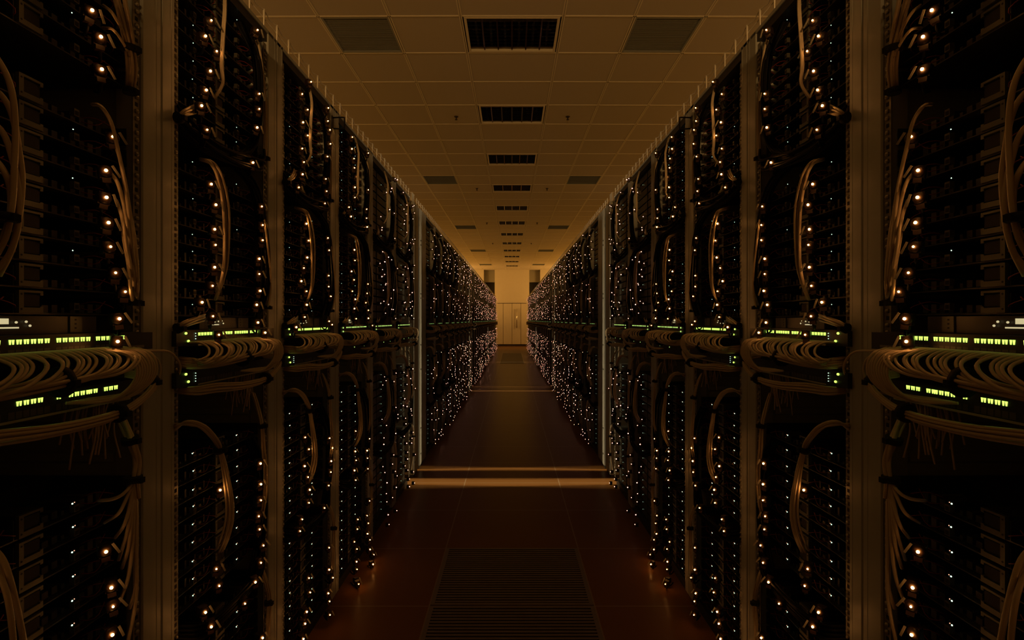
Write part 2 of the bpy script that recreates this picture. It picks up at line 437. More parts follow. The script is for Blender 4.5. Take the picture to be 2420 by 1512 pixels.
# server: a full width tray that carries two half width nodes
SV = {}
def mk_chassis(simple=False):
    b = MB()
    b.box(-.70, -.034, .003, OPEN-.003, 0, .0025, M['chassis']); b.box(-.70, -.20, .003, OPEN-.003, .0025, .038, M['chassis'])
    b.box(-.70, -.034, .003, .0055, .0025, .038, M['chassis']); b.box(-.70, -.034, OPEN-.0055, OPEN-.003, .0025, .038, M['chassis'])
    b.box(-.20, -.034, .216, .2185, .0025, .038, M['chassis'])
    if not simple:
        rr = random.Random(3)
        for h0 in (0.055, .275):
            b.box(-.195, -.05, h0, h0+.15, .0026, .005, M['pcb'])
            for i in range(7):
                y = h0+.008+i*.021; b.box(-.09-rr.random()*.03, -.045, y, y+rr.uniform(.006, .014), .005, rr.uniform(.012, .028), rr.choice([M['port'], M['chassis'], M['dark'], M['chassis']]))
            b.tube([(-.06, h0+.10, .02), (-.035, h0+.12, .028), (-.02, h0+.15, .016), (-.05, h0+.17, .008)], .0012, M['redwire'], 4, 3)
            b.tube([(-.06, h0+.09, .018), (-.028, h0+.11, .010), (-.03, h0+.14, .03)], .0012, M['redwire'], 4, 3)
    return b.mesh('chassis')
SV['chassis'] = mk_chassis()
def mk_psu():
    b = MB(); w_, h = .047, .041
    b.box(-.15, -.035, 0, w_, 0, h, M['hole'])
    b.box(-.035, -.028, 0, .009, 0, h, M['psu']); b.box(-.035, -.028, w_-.006, w_, 0, h*.3, M['psu']); b.box(-.035, -.028, w_-.006, w_, h*.8, h, M['psu'])
    b.box(-.035, -.028, .009, w_-.006, 0, .010, M['psu']); b.box(-.035, -.028, .009, w_-.006, h-.004, h, M['psu'])
    b.cyl((-.0285, .0045, h-.007), (1, 0, 0), .0018, .001, M['hole'], 8); b.cyl((-.0285, .0045, .007), (1, 0, 0), .0018, .001, M['hole'], 8)
    b.box(-.036, -.031, .012, .040, .012, .034, M['hole'])
    return b.mesh('power_supply')
SV['psu'] = mk_psu()
b = MB(); b.box(-.034, -.024, -.006, .006, -.008, .006, M['port']); b.box(-.0245, -.0235, -.004, .004, -.006, .002, M['hole']); SV['jack'] = b.mesh('network_jack')
# indicator plug, its lamp facing +x of its own frame
b = MB(); b.box(-.026, -.008, -.010, .010, -.013, .011, M['plug']); b.box(-.019, -.006, -.007, .007, -.022, -.013, M['plug'])
b.ball((-.008, 0, 0), .0118, M['plug'], 14, 8, (.55, 1, 1)); b.tube([(-.014, 0, -.018), (-.020, .002, -.030), (-.036, .004, -.034), (-.058, .004, -.026)], .003, M['cord'], 5, 3)  # domed front shaped to catch a halo around the light
SV['plug'] = b.mesh('power_plug')
b = MB(); b.ball((.0012, 0, 0), .0029, M['amber'], 8, 6); SV['led'] = b.mesh('indicator_light')
b = MB(); b.ball((.0012, 0, 0), .0021, M['amber'], 8, 6); SV['led_s'] = b.mesh('indicator_light')
b = MB(); rot = (Matrix.Rotation(math.radians(24), 3, 'X'), (0, .017, 0)); b.box(-.004, -.003, .0145, .0190, -.013, .012, M['tag'], rot); SV['tag'] = b.mesh('label_tag')
b = MB(); b.ball((0, 0, 0), .0017, M['white'], 6, 4); b.ball((0, .005, .001), .0011, M['pink'], 5, 4); SV['status'] = b.mesh('status_light')
b = MB(); b.ball((0, 0, 0), .0012, M['white'], 5, 4); SV['status_s'] = b.mesh('status_light')

# ---------------------------------------------------------------- rows
NEAR = [.688+.6*k for k in range(6)]
MIDR = [4.928+.5986*k for k in range(8)]
FARR = [10.27+.6*k for k in range(10)]
ENDR = [16.55+.6*k for k in range(11)]
STARTS = NEAR+MIDR+FARR+ENDR
def rack_mw(s, z0): return side_matrix(s) @ Matrix.Translation((-W, z0, 0))
def px(x, y, p, bay):
    """photo pixel on the left row to the rack frame of a bay, at distance p in front of the rack"""
    Z = F*(W-p)/(VX-x)
    return Vector((p, Z-STARTS[bay], CAMZ+(VY-y)*Z/F))

LEDS = {
 0: [(213,20,1),(234,83,1),(236,160,1),(262,320,0),(246,400,1),(247,464,1),(252,524,1),(257,581,0),(269,643,0),(292,688,0),(278,752,1),(274,806,1),
     (246,1305,1),(259,1390,1),(263,1435,0),(261,1502,1)],
 1: [(497,45,0),(483,82,1),(510,118,0),(495,165,1),(485,210,1),(474,247,1),(487,304,0),(497,433,1),(508,482,1),(505,540,1),(507,577,0),(505,630,1),(500,674,0),
     (475,713,1),(501,746,0),(515,790,0),(607,68,0),(611,219,0),(611,255,0),(606,299,1),(596,382,1),(617,486,0),(619,530,0),(619,566,0),(611,610,1),(611,646,0),
     (613,686,1),(605,719,1),(608,761,1),(625,785,1),
     (518,1158,1),(509,1345,0),(516,1385,0),(483,1448,1),(497,1482,1),(614,1095,1),(615,1144,1),(615,1182,0),(610,1220,0),(612,1251,0),(621,1289,0),(615,1330,0),
     (602,1376,1),(577,1427,0),(619,1508,1)],
 2: [(734,191,0),(713,220,0),(726,257,0),(715,287,1),(726,318,0),(713,349,0),(717,381,0),(714,410,1),(705,441,0),(723,527,1),(728,567,0),(725,607,1),(717,632,0),
     (711,663,1),(723,687,0),(724,719,1),(719,748,0),(699,772,1),(775,253,0),(774,284,0),(779,305,0),(780,338,0),(773,368,0),(769,421,0),(771,450,0),(767,479,0),
     (774,561,0),(777,590,0),(776,650,0),(776,676,0),(781,699,0),(777,758,0),(784,766,0),
     (720,1033,0),(729,1061,0),(719,1101,1),(727,1127,0),(731,1157,1),(729,1188,0),(713,1227,0),(708,1255,0),(729,1366,0),(732,1400,0),(724,1446,1),(720,1474,1),(716,1510,1),
     (778,1035,0),(785,1058,0),(782,1089,1),(781,1115,0),(776,1147,0),(766,1200,0),(777,1294,0),(777,1346,1),(786,1365,0),(775,1402,1),(778,1421,0),(779,1453,0)],
 3: [(832,322,0),(831,350,1),(836,373,0),(837,395,0),(843,416,0),(838,441,1),(838,465,0),(824,488,0),(829,510,1),(837,589,1),(838,614,0),(830,640,1),(836,660,0),
     (832,687,0),(839,706,1),(837,728,1),(841,752,0),(870,360,0),(870,447,0),(866,493,0),(866,514,0),(867,535,1),(869,670,0),(867,692,0),(864,714,0),(870,732,0),
     (870,751,1),(880,768,0),(840,1018,0),(839,1066,1),(841,1087,0),(837,1111,1),(840,1134,0),(845,1227,0),(844,1250,0),(837,1280,0),(843,1297,0),(842,1327,1),
     (843,1345,0),(845,1372,1),(847,1380,0),(873,1036,0),(867,1064,1),(868,1082,0),(869,1107,0),(873,1183,0),(867,1218,0),(870,1236,0),(868,1261,1),(874,1275,0),
     (874,1298,1),(883,1310,0),(881,1333,1)],
}
def plug_rot(rr): return Matrix.Rotation(-math.radians(rr.uniform(30, 52)), 4, 'Z') @ Matrix.Rotation(math.radians(rr.uniform(-8, 8)), 4, 'X')
BL = ['top', 'second', 'third', 'bottom']
def near_servers(s, bay):
    rr = random.Random(100+bay)
    per = {i: [] for i in range(36)}
    for x, y, big in LEDS[bay]:
        p = .055; q = px(x, y, p, bay)
        while q.z < .03 and p < .12: p += .005; q = px(x, y, p, bay)
        i = min(range(36), key=lambda i: abs(ROWZ[i]+.02-q.z)); per[i].append((q, big, True))
    for i in range(36):                     # rows the photograph does not reach still carry their plugs
        if bay == 0 or (bay == 1 and i > 26):
            if bay == 0 or i > 29:
                for y in ((.09,) if bay == 0 and 9 > i-0 >= 0 else (.08, .32)):
                    if rr.random() < .5 and not per[i] : per[i].append((Vector((.05, y+rr.uniform(-.03, .03)-(.06 if bay == 0 else 0), ROWZ[i]+rr.uniform(.005, .035))), 0, True))
    for i in range(36):
        blk, r = divmod(i, 9)
        lab = f'black twin-node server, {ordinal(9-r)} down in {BL[blk]} block, {ordinal(bay+1)} rack of {SIDE[s]} row'
        o = thing('server', lab, 'server', rack_mw(s, STARTS[bay]) @ Matrix.Translation((0, 0, ROWZ[i])), 'rack servers in the four nearest racks of each row')
        inst('chassis', SV['chassis'], o)
        for y in (.001 if bay else .001, .218): inst('power_supply', SV['psu'], o, loc=(0, y+.003, .0026))
        for y in (.105, .325):
            inst('network_jack', SV['jack'], o, loc=(0, y+.012, .018))
            lit = i >= 18 or rr.random() < .55
            if lit: inst('status_light', SV['status' if i >= 18 else 'status_s'], o, loc=(-.0225, y+rr.uniform(-.002, .002), .030+rr.uniform(-.002, .002)))
        for q, big, _ in per[i]:
            pl = inst('power_plug', SV['plug'], o); pl.matrix_local = Matrix.Translation(q-Vector((0, 0, ROWZ[i]))) @ plug_rot(rr)
            inst('indicator_light', SV['led' if big else 'led_s'], pl)
            if rr.random() < .7 or big: inst('label_tag', SV['tag'], pl)['label'] = 'white flag label'

# network switches
def switch_lights(which):
    out = []
    groups = (.074, .163, .252, .341) if which == 0 else (.163, .252, .322)
    for g, y0 in enumerate(groups):
        for k in range(6):
            if which == 1 and (k*7+g*3) % 5 == 0: continue
            for d in (0, .0054): out.append((y0+k*.0131+d))
    return out
SW_Z = (1.262, 1.158)
def mk_tooth():
    b = MB(); b.prism([(-.0021, .0038), (.0021, .0038), (.0011, -.0042), (-.0011, -.0042)], 'x', .0, .0012, M['green']); return b.mesh('link_light')
SV['tooth'] = mk_tooth()
b = MB(); b.ball((0, 0, 0), .0042, M['green'], 8, 4, (.5, 1.3, .8)); SV['lamp'] = b.mesh('power_light')
def mk_switch_body():
    b = MB(); b.box(-.40, .012, .022, OPEN-.022, 0, .042, M['dark'])
    b.box(.001, .0125, -.016, OPEN+.016, .002, .040, M['dark'])
    b.box(.012, .014, .07, .43, .0, .004, M['panel'])
    b.box(.0125, .0135, OPEN-.055, OPEN-.012, .006, .012, M['tag'])
    for g in (.074, .163, .252, .341):
        for k in range(6):
            y = g+k*.0131; b.box(.012, .0128, y-.003, y+.008, .006, .018, M['port'])
    return b.mesh('switch_body')
SV['sw'] = mk_switch_body()
def mk_switch_all(which, frac, m):
    rr = random.Random(which+5)
    b = MB(); b.box(-.40, .001, .022, OPEN-.022, 0, .042, M['dark']); b.box(.001, .012, -.010, OPEN+.010, 0, .042, M['dark'])
    for y in switch_lights(which):
        if rr.random() < frac: b.box(.012, .0135, y-.0018, y+.0018, .028, .0335, m)
    if frac > .5:
        for z in (.012, .030): b.ball((.013, .022, z), .0042, m, 6, 4)
    return b.mesh('network_switch')
SWALL = [mk_switch_all(0, .8, M['greenmid']), mk_switch_all(1, .12, M['greenmid'])]
SWFAR = [mk_switch_all(0, .3, M['greenfar']), mk_switch_all(1, .0, M['greenfar'])]
def switches(s, bay):
    for wh in (0, 1):
        lab = f'black network switch, {("upper", "lower")[wh]} of two in the {ordinal(bay+1)} rack of {SIDE[s]} row'
        mw = rack_mw(s, STARTS[bay]) @ Matrix.Translation((0, 0, SW_Z[wh])); grp = 'network switches at mid height of the racks'
        if bay > 2:
            tag(inst('network_switch', (SWALL if bay < 6 else SWFAR)[wh], None, mw), lab, 'network switch', grp); continue
        o = thing('network_switch', lab, 'network switch', mw, grp)
        inst('switch_body', SV['sw'], o)
        ls = switch_lights(wh) if wh == 0 or bay == 0 else []
        for y in ls: inst('link_light', SV['tooth'], o, loc=(.0121, y, .031))
        for y, z in ((.020, .034), (.030, .014)): inst('power_light', SV['lamp'], o, loc=(.0135, y, z))
        for z in (.012, .019, .026, .033): inst('status_light', SV['status_s'], o, loc=(.0135, .060, z))
# small unit with a lit strip, seen in the slot between the servers and the upper switch
def strip_unit(s, bay):
    o = thing('monitor_unit', f'small grey unit with pale lit strips above the upper switch, {ordinal(bay+1)} rack of {SIDE[s]} row', 'controller',
              rack_mw(s, STARTS[bay]) @ Matrix.Translation((0, 0, 1.306)), 'small lit units above the upper switches')
    b = MB(); b.box(-.45, -.004, .10, .36, -.001, .031, M['chassis']); b.box(-.004, -.001, .295, .322, .0, .031, M['psu']); b.box(-.004, -.001, .10, .12, .0, .031, M['psu'])
    for z in (.007, .015, .023): b.box(-.001, -.0005, .305, .309, z, z+.003, M['hole'])
    b.build('unit_body', o)
    b = MB()
    for y0, y1 in ((.160, .168), (.170, .188), (.190, .194)): b.box(-.004, -.002, y0, y1, .0095, .0120, M['strip'])
    b.build('lit_strip', o)
    b = MB(); b.box(-.004, -.002, .160, .176, .017, .0265, M['strip']); b.build('display', o)
    for y, z in ((.150, .024), (.187, .020), (.205, .021), (.212, .014)):
        b = MB(); b.ball((.0, y, z), .0022, M['strip'], 6, 4); b.build('indicator_light', o)

# ---------------------------------------------------------------- cables
def strands(spine, n, rad, seed, spread=None):
    rr = random.Random(seed); out = []
    sp = [Vector(p) for p in spine]
    for i in range(n):
        a = rr.uniform(0, 2*math.pi); r = rad*math.sqrt(rr.uniform(0, 1)); ph = rr.uniform(0, 6.28)
        pts = []
        for k, p in enumerate(sp):
            t = (sp[min(k+1, len(sp)-1)]-sp[max(k-1, 0)]).normalized()
            n1 = t.cross(Vector((1, 0, 0)));  n1 = n1.normalized() if n1.length > .1 else Vector((0, 0, 1))
            n2 = t.cross(n1)
            f = spread[k] if spread else 1
            aa = a+.5*math.sin(k*.9+ph)
            pts.append(p+n1*(r*f*math.cos(aa))+n2*(r*f*math.sin(aa)))
        out.append(pts)
    return out
def strap_mesh(c, t, r, h=.012):
    b = MB(); t = Vector(t).normalized(); b.cyl(Vector(c)-t*h/2, t, r, h, M['strap'], 12); b.box(c[0]+r*.6, c[0]+r+.004, c[1]-.006, c[1]+.006, c[2]-.007, c[2]+.004, M['strap']); return b
class Bundle:
    def __init__(s, name, desc, cat, group, st, r, m, straps=()):
        s.name, s.desc, s.cat, s.group, s.straps = name, desc, cat, group, straps
        s.part = 'cord' if m is M['cord'] else 'cable'
        s.meshes = []; allb = MB()
        for pts in st:
            b = MB(); b.tube(pts, r, m, 6, 4); s.meshes.append(b.mesh(s.part)); allb.tube(pts, r, m, 5, 2)
        s.sm = []
        for c, t, rad in straps:
            b = strap_mesh(c, t, rad); s.sm.append(b.mesh('strap'))
        s.all = merge([allb.mesh('x')]+s.sm, name)
    def place(s, side, bay, detailed):
        lab = f'{s.desc}, {ordinal(bay+1)} rack of {SIDE[side]} row'
        mw = rack_mw(side, STARTS[bay])
        if not detailed: return tag(inst(s.name, s.all, None, mw), lab, s.cat, s.group)
        o = thing(s.name, lab, s.cat, mw, s.group)
        for me in s.meshes: inst(s.part, me, o)
        for me in s.sm: inst('strap', me, o)['label'] = 'black strap'
        return o
P1 = lambda x, y, p=.06: px(x, y, p, 1)
P0 = lambda x, y, p=.06: px(x, y, p, 0)
CB = 'cable bundle'; r_c = .0030
def switch_bundle(seed, n=26):
    """cables leave the ports, bend down and run toward the camera along the rack"""
    rr = random.Random(seed); st = []
    for i in range(n):
        u = .03+i*(.365/n); j = rr.uniform(-1, 1); k = rr.uniform(-1, 1)
        end = .10+(i/n)*.10
        zb = 1.212+.014*(1-i/n)+.009*k
        pts = [(.010, u, SW_Z[0]+.010), (.040, u+.003, SW_Z[0]+.010), (.066+.008*j, u+.008, SW_Z[0]-.004), (.077+.008*j, u-.012, SW_Z[0]-.022), (.076+.008*j, u-.055, 1.226+.006*k)]
        for q in (.28, .20, .10):
            if q < u-.12: pts.append((.058+.012*j+.006*math.sin(i), q, zb+(.008 if q > .15 else -.004*(1-q/.2))))
        pts += [(.030+.01*j, .034, zb-.002), (-.03, .028, zb+.004)]
        st.append(pts)
    return st
def switch_bundle_open(seed, n=28):
    st = switch_bundle(seed, n)
    return st
def lower_bundle(seed, n=14):
    rr = random.Random(seed); st = []
    for i in range(n):
        j = rr.uniform(-1, 1); k = rr.uniform(-1, 1)
        st.append([(.012, .415, 1.215+.006*j), (.045, .432, 1.206+.008*j), (.066+.006*k, .425, 1.188+.009*j), (.070+.006*k, .385, 1.163+.008*j), (.066+.007*k, .32, 1.142+.009*j),
                   (.062+.007*k, .20, 1.140+.010*j), (.055+.008*k, .08, 1.150+.012*j), (.03, .034, 1.148+.010*j), (-.03, .028, 1.150+.004*j)])
    return st
def coil(seed, n=9):
    rr = random.Random(seed); st = []
    for i in range(n):
        j = rr.uniform(-1, 1); f = i/(n-1)
        st.append([(.012, .30+.09*f, SW_Z[0]+.008), (.05, .325+.08*f, 1.268), (.075, .345+.065*f, 1.255-.004*j), (.082, .355+.06*f, 1.225), (.076, .345+.055*f, 1.195), (.06, .31+.05*f, 1.176+.006*j), (.03, .25+.05*f, 1.178)])
    return st
def fringe(seed, n=16):
    rr = random.Random(seed); st = []
    for i in range(n):
        y = rr.uniform(.35, .45); x = rr.uniform(-.07, -.015); L = rr.uniform(.07, .135)
        st.append([(x, y+.006, 1.157), (x+rr.uniform(-.004, .004), y+rr.uniform(-.004, .004), 1.158-L*.5), (x+rr.uniform(-.008, .008), y+rr.uniform(-.010, .006), 1.158-L)])
    return st
GEN = [
 Bundle('cable_fan', 'beige cable fan below the upper switch', 'cable fan', 'cable fans below the upper switches', switch_bundle(1), r_c, M['cable'], [((.06, .205, 1.222), (.1, 1, .05), .027)]),
 Bundle('cable_run', 'beige cable run below the lower switch', 'cable run', 'cable runs in front of the lower switches', lower_bundle(2), r_c, M['cable'],
        [((.068, .325, 1.147), (0, 1, .1), .019), ((.060, .428, 1.196), (.5, .3, -.8), .017)]),
 Bundle('cable_coil', 'cable coil looping past the switch ends', 'cable coil', 'cable coils beside the switches', coil(3), r_c, M['cable']),
 Bundle('cable_fringe', 'loose cable ends below the lower switch', 'cables', 'cable fringes below the lower switches', fringe(4, 18), .0020, M['cable']),
 Bundle('cable_arch', 'beige cable arch in the middle of the upper half', 'cable arch', 'cable arches in the middle of the racks', strands([P1(470, 374, .0), P1(497, 384), P1(517, 420), P1(531, 500, .065), P1(530, 610, .065), P1(521, 660), P1(505, 706, .03)], 5, .006, 5, [.5, 1, 1.3, 1.6, 1.3, 1, .8]), r_c, M['cable']),
 Bundle('cable_drop', 'pale cables hanging from the top', 'hanging cables', 'cables hanging from the rack tops', strands([P1(527, -28, .02), P1(527, 20), P1(523, 80), P1(520, 150), P1(523, 195), P1(503, 228, .04)], 3, .005, 6), r_c, M['cable']),
 Bundle('cable_tail', 'short beige cables round the post just above the switch', 'short cables', 'short cable fans above the switches', strands([P1(414, 778, .0), P1(430, 768, .028), P1(452, 759, .028), P1(478, 750, .008)], 6, .010, 17, [.5, .8, 1, 1.2]), .0026, M['cable'], [(P1(419, 774, .016), (.3, 1, .3), .013)]),
 Bundle('cable_tail', 'short beige cables round the post in the upper half', 'short cables', 'short cable fans round the posts', strands([P1(414, 282, .0), P1(430, 268, .03), P1(452, 259, .03), P1(474, 250, .01)], 6, .010, 7, [.5, .8, 1, 1.2]), .0026, M['cable'], [(P1(420, 275, .018), (.3, 1, .3), .014)]),
 Bundle('post_cable_bundle', 'cables tied down the post at the top', 'tied cables', 'cables down the posts at the top', strands([P1(600, 80, .0), P1(610, 110, .04), P1(618, 165, .045), P1(626, 235, .035), P1(628, 300, .03), P1(625, 372, .03)], 4, .006, 8), r_c, M['cable'], [(P1(625, 372, .03), (0, 0, 1), .011)]),
 Bundle('post_cable_bundle', 'cables tied down the post above the switches', 'tied cables', 'cables down the posts above the switches', strands([P1(612, 470, .0), P1(622, 520, .05), P1(629, 570, .06), P1(637, 640, .06), P1(637, 690, .045), P1(630, 730, .02)], 4, .006, 9), r_c, M['cable'], [(P1(630, 725, .02), (0, 0, 1), .011)]),
 Bundle('thick_cable_arch', 'thick beige cable arch into the lower servers', 'thick cable arch', 'thick cable arches over the lower servers', strands([P1(412, 1008, .0), P1(440, 1000, .04), P1(478, 1010, .06), P1(508, 1042, .065), P1(520, 1070, .065), P1(531, 1115, .065), P1(541, 1180, .07), P1(541, 1230, .07), P1(530, 1275, .06), P1(516, 1305, .03)], 8, .009, 10, [1, 1, 1, .9, .6, .8, 1.1, 1.3, 1.4, 1.4]), r_c, M['cable'], [(P1(517, 1062, .065), (0, .5, -1), .015)]),
 Bundle('post_cable_bundle', 'cables tied down the post below the switches', 'tied cables', 'cables down the posts below the switches', strands([P1(598, 930, .0), P1(608, 960, .03), P1(618, 1005, .045), P1(622, 1060, .05), P1(628, 1120, .05), P1(625, 1180, .05), P1(614, 1245, .02)], 5, .007, 11, [1.5, 1.2, .7, .9, 1, 1, 1]), r_c, M['cable'], [(P1(618, 1005, .045), (0, .3, -1), .012)]),
 Bundle('post_cable_bundle', 'cables tied down the post near the floor', 'tied cables', 'cables down the posts near the floor', strands([P1(614, 1330, .0), P1(625, 1365, .045), P1(634, 1405, .05), P1(634, 1440, .05), P1(630, 1500, .05), P1(628, 1570, .04), P1(620, 1640, .02)], 5, .007, 12), r_c, M['cable'], [(P1(632, 1425, .05), (0, 0, 1), .012)]),
]
CORDS = Bundle('power_cord_bundle', 'sagging black power cords in the upper gap', 'power cords', 'black power cords in the rack gaps',
    strands([(-.02, .01, 1.86), (.02, .08, 1.80), (.03, .18, 1.795), (.035, .28, 1.81), (.03, .36, 1.83), (.01, .40, 1.88)], 9, .022, 20)
    + strands([(.0, .30, 2.25), (.035, .335, 2.15), (.035, .345, 1.98), (.03, .31, 1.86), (.02, .20, 1.80)], 6, .015, 21)
    + strands([(.0, .26, 1.81), (.035, .33, 1.74), (.04, .37, 1.60), (.04, .375, 1.45), (.02, .36, 1.35)], 8, .015, 22), .0040, M['cord'])
CORDS_LO = Bundle('power_cord_bundle', 'sagging black power cords in the lower gap', 'power cords', 'black power cords in the lower rack gaps',
    strands([(-.02, .01, .54), (.02, .08, .505), (.03, .18, .50), (.035, .28, .51), (.03, .36, .53), (.01, .40, .60)], 8, .018, 23)
    + strands([(.0, .36, .95), (.03, .375, .85), (.035, .37, .68), (.03, .32, .53)], 6, .014, 24), .0040, M['cord'])
# bundles of the nearest rack, drawn one by one
def fan(a, ends, seed, r=.003):
    rr = random.Random(seed); return [a[:]+e for e in ends]
E0 = [
 Bundle('cable_bundle', 'pale cables from the top tied beside the post', CB, None,
        strands([P0(268, -60, .03), P0(282, 0), P0(294, 60), P0(303, 110), P0(308, 160, .055), P0(303, 215, .035)], 7, .011, 31, [2.2, 1.6, 1.2, .8, .8, .6])
        + [[P0(238, 62, .02), P0(262, 66), P0(282, 90), P0(298, 118)], [P0(240, 8, .02), P0(262, 28), P0(290, 80), P0(302, 130)]], r_c, M['cable'],
        [(P0(304, 112), (0, 0, 1), .016), (P0(303, 212, .04), (0, 0, 1), .013)]),
 Bundle('cable_bundle', 'orange-lit cables curving to the near post', CB, None,
        [[P0(213, 243, .0), P0(234, 248), P0(258, 285), P0(272, 340), P0(290, 420, .065), P0(302, 490, .065), P0(314, 570, .06), P0(321, 640, .06), P0(318, 700, .04)],
         [P0(262, 335, .03), P0(276, 360), P0(288, 420), P0(300, 500, .07), P0(308, 580, .065), P0(316, 650), P0(314, 705, .04)],
         [P0(256, 405, .04), P0(274, 430), P0(288, 480), P0(298, 540, .07), P0(306, 600), P0(312, 660), P0(312, 705, .04)],
         [P0(270, 470, .03), P0(284, 510), P0(296, 580, .07), P0(305, 640), P0(309, 705, .04)],
         [P0(284, 530, .02), P0(290, 570), P0(300, 630), P0(306, 690), P0(310, 715, .04)],
         [P0(300, 490, .05), P0(311, 540), P0(319, 610), P0(322, 670), P0(318, 712, .04)]], .0034, M['cable'], [(P0(315, 714, .045), (0, 0, 1), .013)]),
 Bundle('cable_bundle', 'loose beige cable loops beside the power supplies', CB, None,
        [[P0(-45, 90, .04), P0(0, 155, .07), P0(22, 215, .08), P0(30, 300, .08), P0(27, 400, .08), P0(22, 480, .08), P0(6, 560, .07), P0(-40, 640, .04)],
         [P0(-40, 190, .04), P0(0, 225, .06), P0(24, 275, .07), P0(38, 350, .075), P0(46, 420, .075), P0(40, 500, .075), P0(24, 580, .07), P0(0, 620, .06), P0(-40, 660, .04)],
         [P0(-40, 270, .04), P0(0, 310, .06), P0(22, 370, .07), P0(36, 440, .075), P0(38, 520, .075), P0(20, 590, .07), P0(-10, 650, .05)],
         [P0(-30, 360, .04), P0(2, 400, .07), P0(18, 450, .07), P0(14, 520, .07), P0(-20, 600, .05)]], .0042, M['cable'], [(P0(-6, 510, .075), (0, 0, 1), .022)]),
 Bundle('cable_bundle', 'beige cables tied twice above the lower servers', CB, None,
        [[P0(268, 975, .0), P0(290, 1010, .03), P0(304, 1045), P0(314, 1090), P0(312, 1133)]+e for e in (
          [P0(290, 1165), P0(262, 1180, .04), P0(228, 1184, .0)], [P0(294, 1180), P0(275, 1215, .05), P0(243, 1236, .0)],
          [P0(304, 1190), P0(290, 1240, .06), P0(268, 1272, .02)], [P0(306, 1200), P0(296, 1260, .06), P0(276, 1325, .03)],
          [P0(308, 1200), P0(300, 1290), P0(284, 1345, .04)], [P0(312, 1200), P0(308, 1300), P0(298, 1370), P0(278, 1425, .04)],
          [P0(317, 1200), P0(316, 1300), P0(318, 1380), P0(302, 1440, .04)], [P0(319, 1200), P0(319, 1320), P0(317, 1420), P0(298, 1520, .05)])]
        + strands([P0(282, 985, .01), P0(306, 1045), P0(318, 1090), P0(314, 1133), P0(316, 1180)], 4, .008, 33), .0034, M['cable'],
        [(P0(304, 1040, .055), (0, .3, -1), .016), (P0(311, 1133), (0, 0, 1), .017)]),
 Bundle('cable_bundle', 'beige cables dropping toward the floor', CB, None,
        [[P0(-30, 1290, .05), P0(0, 1325, .07), P0(18, 1375, .08), P0(34, 1440, .08), P0(48, 1510, .08), P0(60, 1600, .07)],
         [P0(-30, 1330, .05), P0(-2, 1375, .075), P0(14, 1430, .085), P0(24, 1510, .085), P0(28, 1600, .07)],
         [P0(-40, 1300, .05), P0(0, 1350, .06), P0(22, 1400, .07), P0(40, 1470, .075), P0(58, 1560, .07)]], .0042, M['cable']),
 Bundle('cable_loop', 'thin beige cable loops reaching over the near post', 'cable loop', None,
        [[(.012, .45, SW_Z[0]+.008), P0(345, 828, .03), P0(392, 829, .022), P0(414, 845, .02), P0(423, 866, .016), P0(419, 885, .010), P0(408, 893, .004)],
         [(.012, .44, SW_Z[0]+.008), P0(348, 836, .05), P0(366, 846, .05), P0(375, 868, .045), P0(371, 900, .04), P0(360, 925, .03)]], .0028, M['cable']),
]

# ---------------------------------------------------------------- put the rows together
def rack(s, bay):
    z0 = STARTS[bay]; mw = rack_mw(s, z0)
    lab = f'open black server rack with grey posts, {ordinal(bay+1)} from the camera in the {SIDE[s]} row'
    g = 'server racks along both sides of the aisle'
    if bay >= 6: return tag(inst('server_rack', RACK['all'], None, mw), lab, 'server rack', g)
    o = thing('server_rack', lab, 'server rack', mw, g)
    for nm, k in (('post', 'post_l'), ('post', 'post_r'), ('mounting_rail', 'rail_l'), ('mounting_rail', 'rail_r'), ('side_panel', 'side_l'), ('side_panel', 'side_r'),
                  ('top_cover', 'top'), ('plinth', 'plinth'), ('rear_panel', 'rear')):
        if bay == 5 and k in ('post_r', 'side_r'): continue
        inst(nm, RACK[k] if bay != 5 or k not in ('top', 'plinth', 'rear') else RACK[k+'_short'], o)
    return o
# distant servers: one mass
far = MB()
def far_servers(s, bay):
    mw = rack_mw(s, STARTS[bay]); rr = random.Random(1000+bay)
    near = bay < 14
    k0 = len(far.v)
    for i, z in enumerate(ROWZ):
        far.box(-.70, -.04, .003, OPEN-.003, z, z+.040, M['chassis'])
        if bay < 10:
            for y in (.002, .22): far.box(-.041, -.036, y, y+.012, z, z+.040, M['psu'])
        for y in (.085, .33):
            if rr.random() < (.55 if bay in (6, 7) else .28 if bay < 14 else .35 if bay < 24 else .5): continue
            n = 1 if rr.random() < .8 else 2
            for _ in range(n):
                yy = y+rr.gauss(0, .022); zz = min(2.262, max(.03, z+rr.uniform(.0, .046))); xx = rr.uniform(.03, .07) if z > .3 else rr.uniform(.04, .08)
                big = rr.random() < .2
                far.box(xx-.022, xx-.004, yy-.004, yy+.012, zz-.014, zz+.010, M['plug'])
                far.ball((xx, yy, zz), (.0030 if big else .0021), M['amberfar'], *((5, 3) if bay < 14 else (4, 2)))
        if near and (i >= 18 or rr.random() < .4):
            for y in (.105, .325): far.ball((-.036, y, z+.03), .0014, M['white'], 4, 2)
    for k in range(k0, len(far.v)): far.v[k] = tuple(mw @ Vector(far.v[k]))
